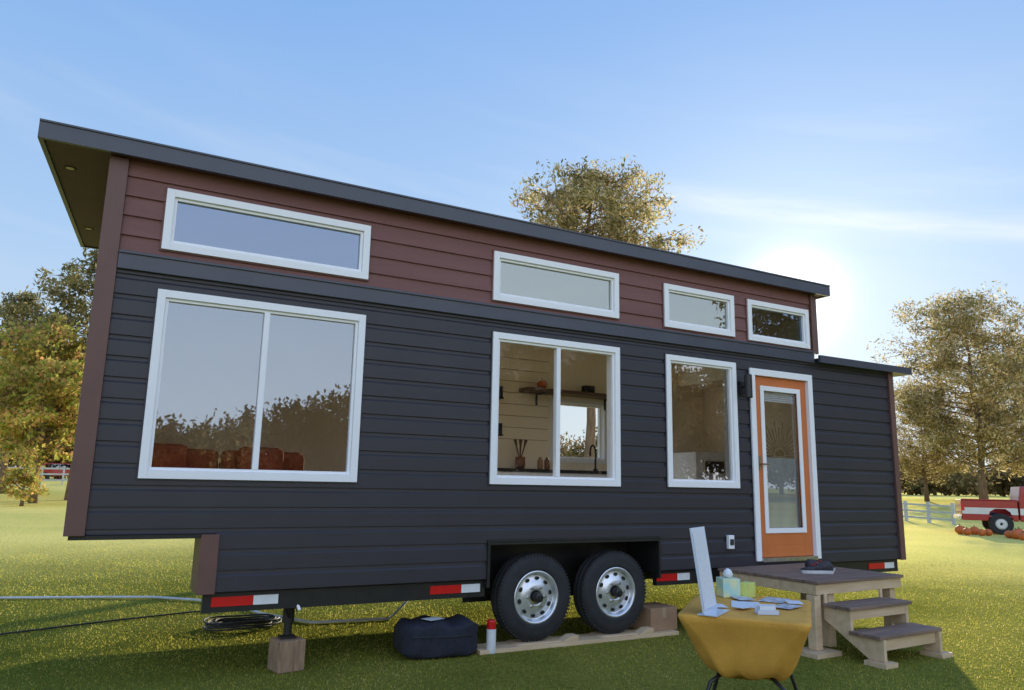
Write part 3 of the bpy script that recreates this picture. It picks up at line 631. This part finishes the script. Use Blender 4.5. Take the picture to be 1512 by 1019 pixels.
# far woodland as one mass
rng=np.random.default_rng(5); allV=[]; tr=MB()
def wood(x,y,h,w,L=.34,Wd=.16,per=42,dense=1.0,sp=.10):
    k=int((26+w*2)*dense); c=rng.normal(size=(k,3)); c/=np.linalg.norm(c,axis=1)[:,None]; c*=(rng.random(k)**.4)[:,None]; c=c*np.array([w/2,w/2,h*.44])+np.array([x,y,h*.52+float(gz(x,y))])
    P=np.repeat(c,per,0)+rng.normal(size=(k*per,3))*w*sp
    P=P[P[:,2]>float(gz(x,y))+.2]
    allV.append(rhomb(P,L,Wd,rng))
    tr.tube([(x,y,float(gz(x,y))-.1),(x,y,h*.8)],[.25,.08],5)
for i in range(32):   # behind the viewer, seen only in the windows
    x=-34+i*3.4+rng.normal(0,1.2); y=-66+rng.normal(0,4)+max(0,x-25)*.55; wood(x,y,(5.6+float(sm(5,24,x))*3.6+float(sm(20,40,x))*7)*(.85+.30*rng.random()),6+2*rng.random(),.28,.14,65,1.2+.5*float(sm(12,38,x)),.08)
    wood(x+rng.normal(0,1),y-5,3.4+float(sm(20,40,x))*6,7,.28,.16,50,1.1,.09)
for i in range(12):
    wood(48+i*3.0+rng.normal(0,1),-38+i*2.2+rng.normal(0,1),19+4*rng.random(),7.5,.28,.14,65,2.1,.08)
for i in range(14):  # left horizon
    p=at(-110+i*20,88+rng.normal(0,5)); wood(p[0],p[1],(12 if i<8 else 8)*(.8+.4*rng.random()),8)
for i in range(46):  # behind the house and right
    p=at(190+i*34,125+rng.normal(0,8)); wood(p[0],p[1],(9 if i<28 else 4.2)*(.75+.5*rng.random()),8)
wv=npmesh('woodland',np.concatenate(allV),4,'woodleaf'); tag(wv,'distant wood along the horizon','woodland',kind='stuff')
tw=tr.build('woodland_trunks','bark'); tw.parent=wv
# ---------------------------------------------------------------- fences
def fence(p0,p1,label,n,h=1.25):
    k_=h/1.25
    t=thing('rail_fence',label,'fence',(p0[0],p0[1],0)); 
    for k in range(n+1):
        x=p0[0]+(p1[0]-p0[0])*k/n; y=p0[1]+(p1[1]-p0[1])*k/n; z=float(gz(x,y)); s=MB(); s.box(x-p0[0]-.06,x-p0[0]+.06,y-p0[1]-.06,y-p0[1]+.06,z-.05,z+h+.05); s.build('post','fence',t)
    for zz in (.3,.72,1.12):
        s=MB()
        for k in range(n):
            q=[]
            for f in (k/n,(k+1)/n):
                x=p0[0]+(p1[0]-p0[0])*f; y=p0[1]+(p1[1]-p0[1])*f; q.append(Vector((x-p0[0],y-p0[1],float(gz(x,y))+zz*k_)))
            d=(q[1]-q[0]).normalized(); nn=Vector((-d.y,d.x,0))*.025; u=Vector((0,0,.06*k_))
            s.rings([[q[i]-nn-u,q[i]+nn-u,q[i]+nn+u,q[i]-nn+u] for i in (0,1)])
        s.build('rail','fence',t)
fence(at(-80,62),at(210,66),'white rail fence beyond the autumn tree at left',9)
fence(at(1250,45),at(1405,39),'white rail fence right of the house beside the pickup',5,.9)
# ---------------------------------------------------------------- pickup
px_=at(1413,32.5); dv=dirpx(1460); ang=math.atan2(-dv[0],dv[1])+R(8)
T=thing('pickup_truck','red and white old pickup truck parked at the right edge','pickup truck',px_,ang); T.scale=(.95,.95,.93)
s=MB(); s.prism([(0,.50),(0,1.26),(1.80,1.26),(1.80,.50),(1.63,.50),(1.56,.82),(1.38,.93),(1.10,.93),(.92,.82),(.84,.50)],-.9,-.85); s.prism([(0,.50),(0,1.26),(1.80,1.26),(1.80,.50)],.85,.9); s.box(0,.05,-.849,.849,.50,1.26); s.box(1.75,1.80,-.849,.849,.50,1.26); s.box(.05,1.75,-.849,.849,.62,.68); s.build('bed','carred',T,bevel=.03)
s=MB(); s.box(-.004,1.8,-.93,-.80,1.262,1.30); s.build('bed_rail','carred',T,bevel=.015)
s=MB(); s.prism([(.02,.74),(.02,.98),(1.79,.98),(1.79,.74),(1.58,.74),(1.55,.84),(1.40,.955),(1.08,.955),(.90,.84),(.87,.74)],-.908,-.901); s.build('white_side_stripe','carwhite',T)
s=MB(); s.prism([(1.84,.5),(1.84,1.26),(1.92,1.80),(3.0,1.82),(3.45,1.28),(4.8,1.18),(4.85,.6),(4.6,.5),(4.5,.8),(4.3,.93),(4.0,.93),(3.8,.8),(3.75,.5)],-.9,.9); s.build('cab','carred',T,bevel=.05)
s=MB(); s.prism([(2.02,1.28),(2.09,1.72),(2.92,1.72),(3.25,1.28)],-.91,-.902); s.build('side_window','glass_car',T)
s=MB(); s.box(1.86,3.75,-.908,-.901,.74,.98); s.build('white_door_stripe','carwhite',T)
s=MB(); s.box(-.1,-.01,-.9,.9,.5,.66); s.build('rear_bumper','chrome',T,bevel=.02)
s=MB(); s.box(4.86,4.95,-.9,.9,.5,.66); s.build('front_bumper','chrome',T,bevel=.02)
s=MB(); s.box(-.012,.10,-.915,-.86,.86,1.12); s.build('tail_light','red',T)
for cx in (1.24,4.15):
    for yy in (-.92,.70):
        s=MB(); s.lathe([(.2,.0),(.36,.0),(.39,.03),(.39,.19),(.36,.22),(.2,.22)],(cx,yy,.39),'y',28,closed=True,cap=False); w=s.build('wheel','rubber',T)
        s=MB(); s.lathe([(.2,.01),(.12,.03),(.05,.0),(.05,.2),(.2,.2)],(cx,yy,.39),'y',20,closed=True,cap=False); s.build('rim','carwhite',w,smooth=True)
spots=[(1413,31.0,.17),(1423,30.4,.14),(1434,31.0,.16),(1444,30.4,.13),(1454,30.7,.13),(1484,29.8,.14),(1494,29.4,.17),(1504,28.8,.14),(1513,29.6,.19),(1525,29.1,.17),(1419,31.4,.13),(1499,30.4,.17)]
base=pumpkin(at(spots[0][0],spots[0][1]),.17,'orange pumpkin lying in the row in front of the pickup','pumpkins in front of the pickup')
for a,r_,sz in spots[1:]: dup(base,at(a,r_),random.random()*6,sz/.17)
# far cars
def car(loc,rz,mt_,label):
    t=thing('parked_car',label,'car',loc,rz)
    s=MB(); s.prism([(-2.2,.35),(-2.25,.8),(-2.1,1.0),(-1.5,1.42),(.3,1.45),(1.0,1.0),(2.1,.85),(2.2,.4)],-.85,.85); s.build('body',mt_,t,bevel=.08)
    for sy in (-1,1):
        s=MB(); s.prism([(-1.7,1.02),(-1.4,1.36),(.25,1.38),(.75,1.02)],sy*.852,sy*.858); s.build('side_window','glass_car',t)
        for cx in (-1.4,1.4):
            s=MB(); s.lathe([(.1,-.1),(.33,-.1),(.33,.1),(.1,.1)],(cx,sy*.78,.33),'y',20,closed=True,cap=False); s.build('wheel','rubber',t)
    return t
car(at(1356,118),.9,'fence','small white car parked far off right of the house')
car(at(1383,124),-.7,'fence','far white car partly behind the right pine trunk')
car(at(92,76),.2,'carred','far red car behind the left fence')
# ---------------------------------------------------------------- camera, light, world
cam=bpy.data.cameras.new('camera'); co=bpy.data.objects.new('camera',cam); COL.objects.link(co); S.camera=co
F=Vector((math.sin(HD)*math.cos(PIT),math.cos(HD)*math.cos(PIT),math.sin(PIT))); R0=Vector((math.cos(HD),-math.sin(HD),0)); U0=Vector((-math.sin(HD)*math.sin(PIT),-math.cos(HD)*math.sin(PIT),math.cos(PIT)))
Xc=R0*math.cos(ROL)+U0*math.sin(ROL); Yc=-R0*math.sin(ROL)+U0*math.cos(ROL); Zc=-F
mw=Matrix((Xc,Yc,Zc)).transposed().to_4x4(); mw.translation=CAM; co.matrix_world=mw
cam.sensor_width=36; cam.lens=36*FPX/1512; cam.clip_end=6000; cam.clip_start=.05
sd=Vector((math.sin(SUNH)*math.cos(SUNE),math.cos(SUNH)*math.cos(SUNE),math.sin(SUNE)))
L=bpy.data.lights.new('sun','SUN'); L.energy=5; L.angle=R(.6); L.color=(1,.88,.66); lo=bpy.data.objects.new('sun',L); COL.objects.link(lo); lo.rotation_euler=sd.to_track_quat('Z','Y').to_euler()
W=bpy.data.worlds.new('World'); S.world=W; W.use_nodes=True; t=W.node_tree; n=t.nodes; l=t.links; n.clear()
o=n.new('ShaderNodeOutputWorld')
sk=n.new('ShaderNodeTexSky'); sk.sky_type='NISHITA'; sk.sun_disc=False; sk.sun_elevation=SUNE; sk.sun_rotation=SUNH; sk.air_density=1.0; sk.dust_density=.1; sk.ozone_density=1.5
bg1=n.new('ShaderNodeBackground'); bg1.inputs[1].default_value=.005; l.new(sk.outputs[0],bg1.inputs[0])
def MA(op,a,b=None,c=None,clamp=False):
    m=n.new('ShaderNodeMath'); m.operation=op; m.use_clamp=clamp
    for i,v in enumerate((a,b,c)):
        if v is None: continue
        if isinstance(v,(int,float)): m.inputs[i].default_value=v
        else: l.new(v,m.inputs[i])
    return m.outputs[0]
tc=n.new('ShaderNodeTexCoord'); sx=n.new('ShaderNodeSeparateXYZ'); l.new(tc.outputs['Generated'],sx.inputs[0])
rp=ramp(n,[(0,(.70,.80,.92)),(.12,(.60,.75,.93)),(.3,(.41,.62,.92)),(.56,(.24,.46,.87)),(1,(.13,.31,.74))]); l.new(sx.outputs[2],rp.inputs[0])
dt=n.new('ShaderNodeVectorMath'); dt.operation='DOT_PRODUCT'; l.new(tc.outputs['Generated'],dt.inputs[0]); dt.inputs[1].default_value=tuple(sd)
dp=MA('MAXIMUM',dt.outputs['Value'],0.0)
glow=MA('ADD',MA('MULTIPLY',MA('POWER',dp,7),.12),MA('ADD',MA('MULTIPLY',MA('POWER',dp,45),.24),MA('MULTIPLY',MA('POWER',dp,900),1.3)))
# sky behind the viewer brightened and whitened as added fill for the shaded front
bf=MA('MAXIMUM',MA('MULTIPLY',sx.outputs[1],-1.0),0.0)
bk=MA('MULTIPLY_ADD',bf,1.4,1.0)
bm_=n.new('ShaderNodeMix'); bm_.data_type='RGBA'; l.new(MA('MULTIPLY',bf,.5,clamp=True),bm_.inputs[0]); l.new(rp.outputs[0],bm_.inputs[6]); bm_.inputs[7].default_value=(.76,.70,.64,1)
# cirrus
azm=MA('ARCTAN2',sx.outputs[0],sx.outputs[1]); el=MA('ARCSINE',sx.outputs[2])
cv=n.new('ShaderNodeCombineXYZ'); l.new(MA('MULTIPLY',azm,5.0),cv.inputs[0]); l.new(MA('MULTIPLY_ADD',azm,8.0,MA('MULTIPLY',el,40.0)),cv.inputs[1])
nz=n.new('ShaderNodeTexNoise'); nz.inputs['Scale'].default_value=1; nz.inputs['Detail'].default_value=7; nz.inputs['Roughness'].default_value=.6; l.new(cv.outputs[0],nz.inputs['Vector'])
line=MA('SUBTRACT',el,MA('MULTIPLY_ADD',MA('SUBTRACT',azm,R(40.9)),-.215,R(21.6)))
l2=MA('MULTIPLY',line,1/R(1.0)); gs=MA('EXPONENT',MA('MULTIPLY',MA('MULTIPLY',l2,l2),-1.0))
fi=n.new('ShaderNodeMapRange'); fi.interpolation_type='SMOOTHSTEP'; fi.inputs[1].default_value=R(36); fi.inputs[2].default_value=R(46); l.new(azm,fi.inputs[0])
nr=n.new('ShaderNodeMapRange'); nr.inputs[1].default_value=.35; nr.inputs[2].default_value=.65; l.new(nz.outputs['Fac'],nr.inputs[0])
c1=MA('MULTIPLY',MA('MULTIPLY',gs,fi.outputs[0]),MA('MULTIPLY_ADD',nr.outputs[0],.45,.15))
n3=n.new('ShaderNodeTexNoise'); n3.inputs['Scale'].default_value=.45; n3.inputs['Detail'].default_value=5; l.new(cv.outputs[0],n3.inputs['Vector'])
nr3=n.new('ShaderNodeMapRange'); nr3.inputs[1].default_value=.5; nr3.inputs[2].default_value=.8; l.new(n3.outputs['Fac'],nr3.inputs[0])
ce=MA('MULTIPLY',MA('SUBTRACT',el,R(20)),1/R(8)); cm=MA('EXPONENT',MA('MULTIPLY',MA('MULTIPLY',ce,ce),-1.0))
cl=MA('ADD',c1,MA('MULTIPLY',MA('MULTIPLY',nr3.outputs[0],cm),.25),clamp=True)
mxc=n.new('ShaderNodeMix'); mxc.data_type='RGBA'; l.new(cl,mxc.inputs[0]); l.new(bm_.outputs[2],mxc.inputs[6]); mxc.inputs[7].default_value=(.86,.9,.97,1)
v1=n.new('ShaderNodeVectorMath'); v1.operation='SCALE'; l.new(mxc.outputs[2],v1.inputs[0]); l.new(bk,v1.inputs[3])
gc=n.new('ShaderNodeVectorMath'); gc.operation='SCALE'; gc.inputs[0].default_value=(1,.93,.78); l.new(glow,gc.inputs[3])
v2=n.new('ShaderNodeVectorMath'); v2.operation='ADD'; l.new(v1.outputs[0],v2.inputs[0]); l.new(gc.outputs[0],v2.inputs[1])
bg2=n.new('ShaderNodeBackground'); bg2.inputs[1].default_value=.95; l.new(v2.outputs[0],bg2.inputs[0])
ad=n.new('ShaderNodeAddShader'); l.new(bg1.outputs[0],ad.inputs[0]); l.new(bg2.outputs[0],ad.inputs[1]); l.new(ad.outputs[0],o.inputs[0])
S.view_settings.view_transform='Standard'; S.view_settings.look='None'; S.view_settings.exposure=0
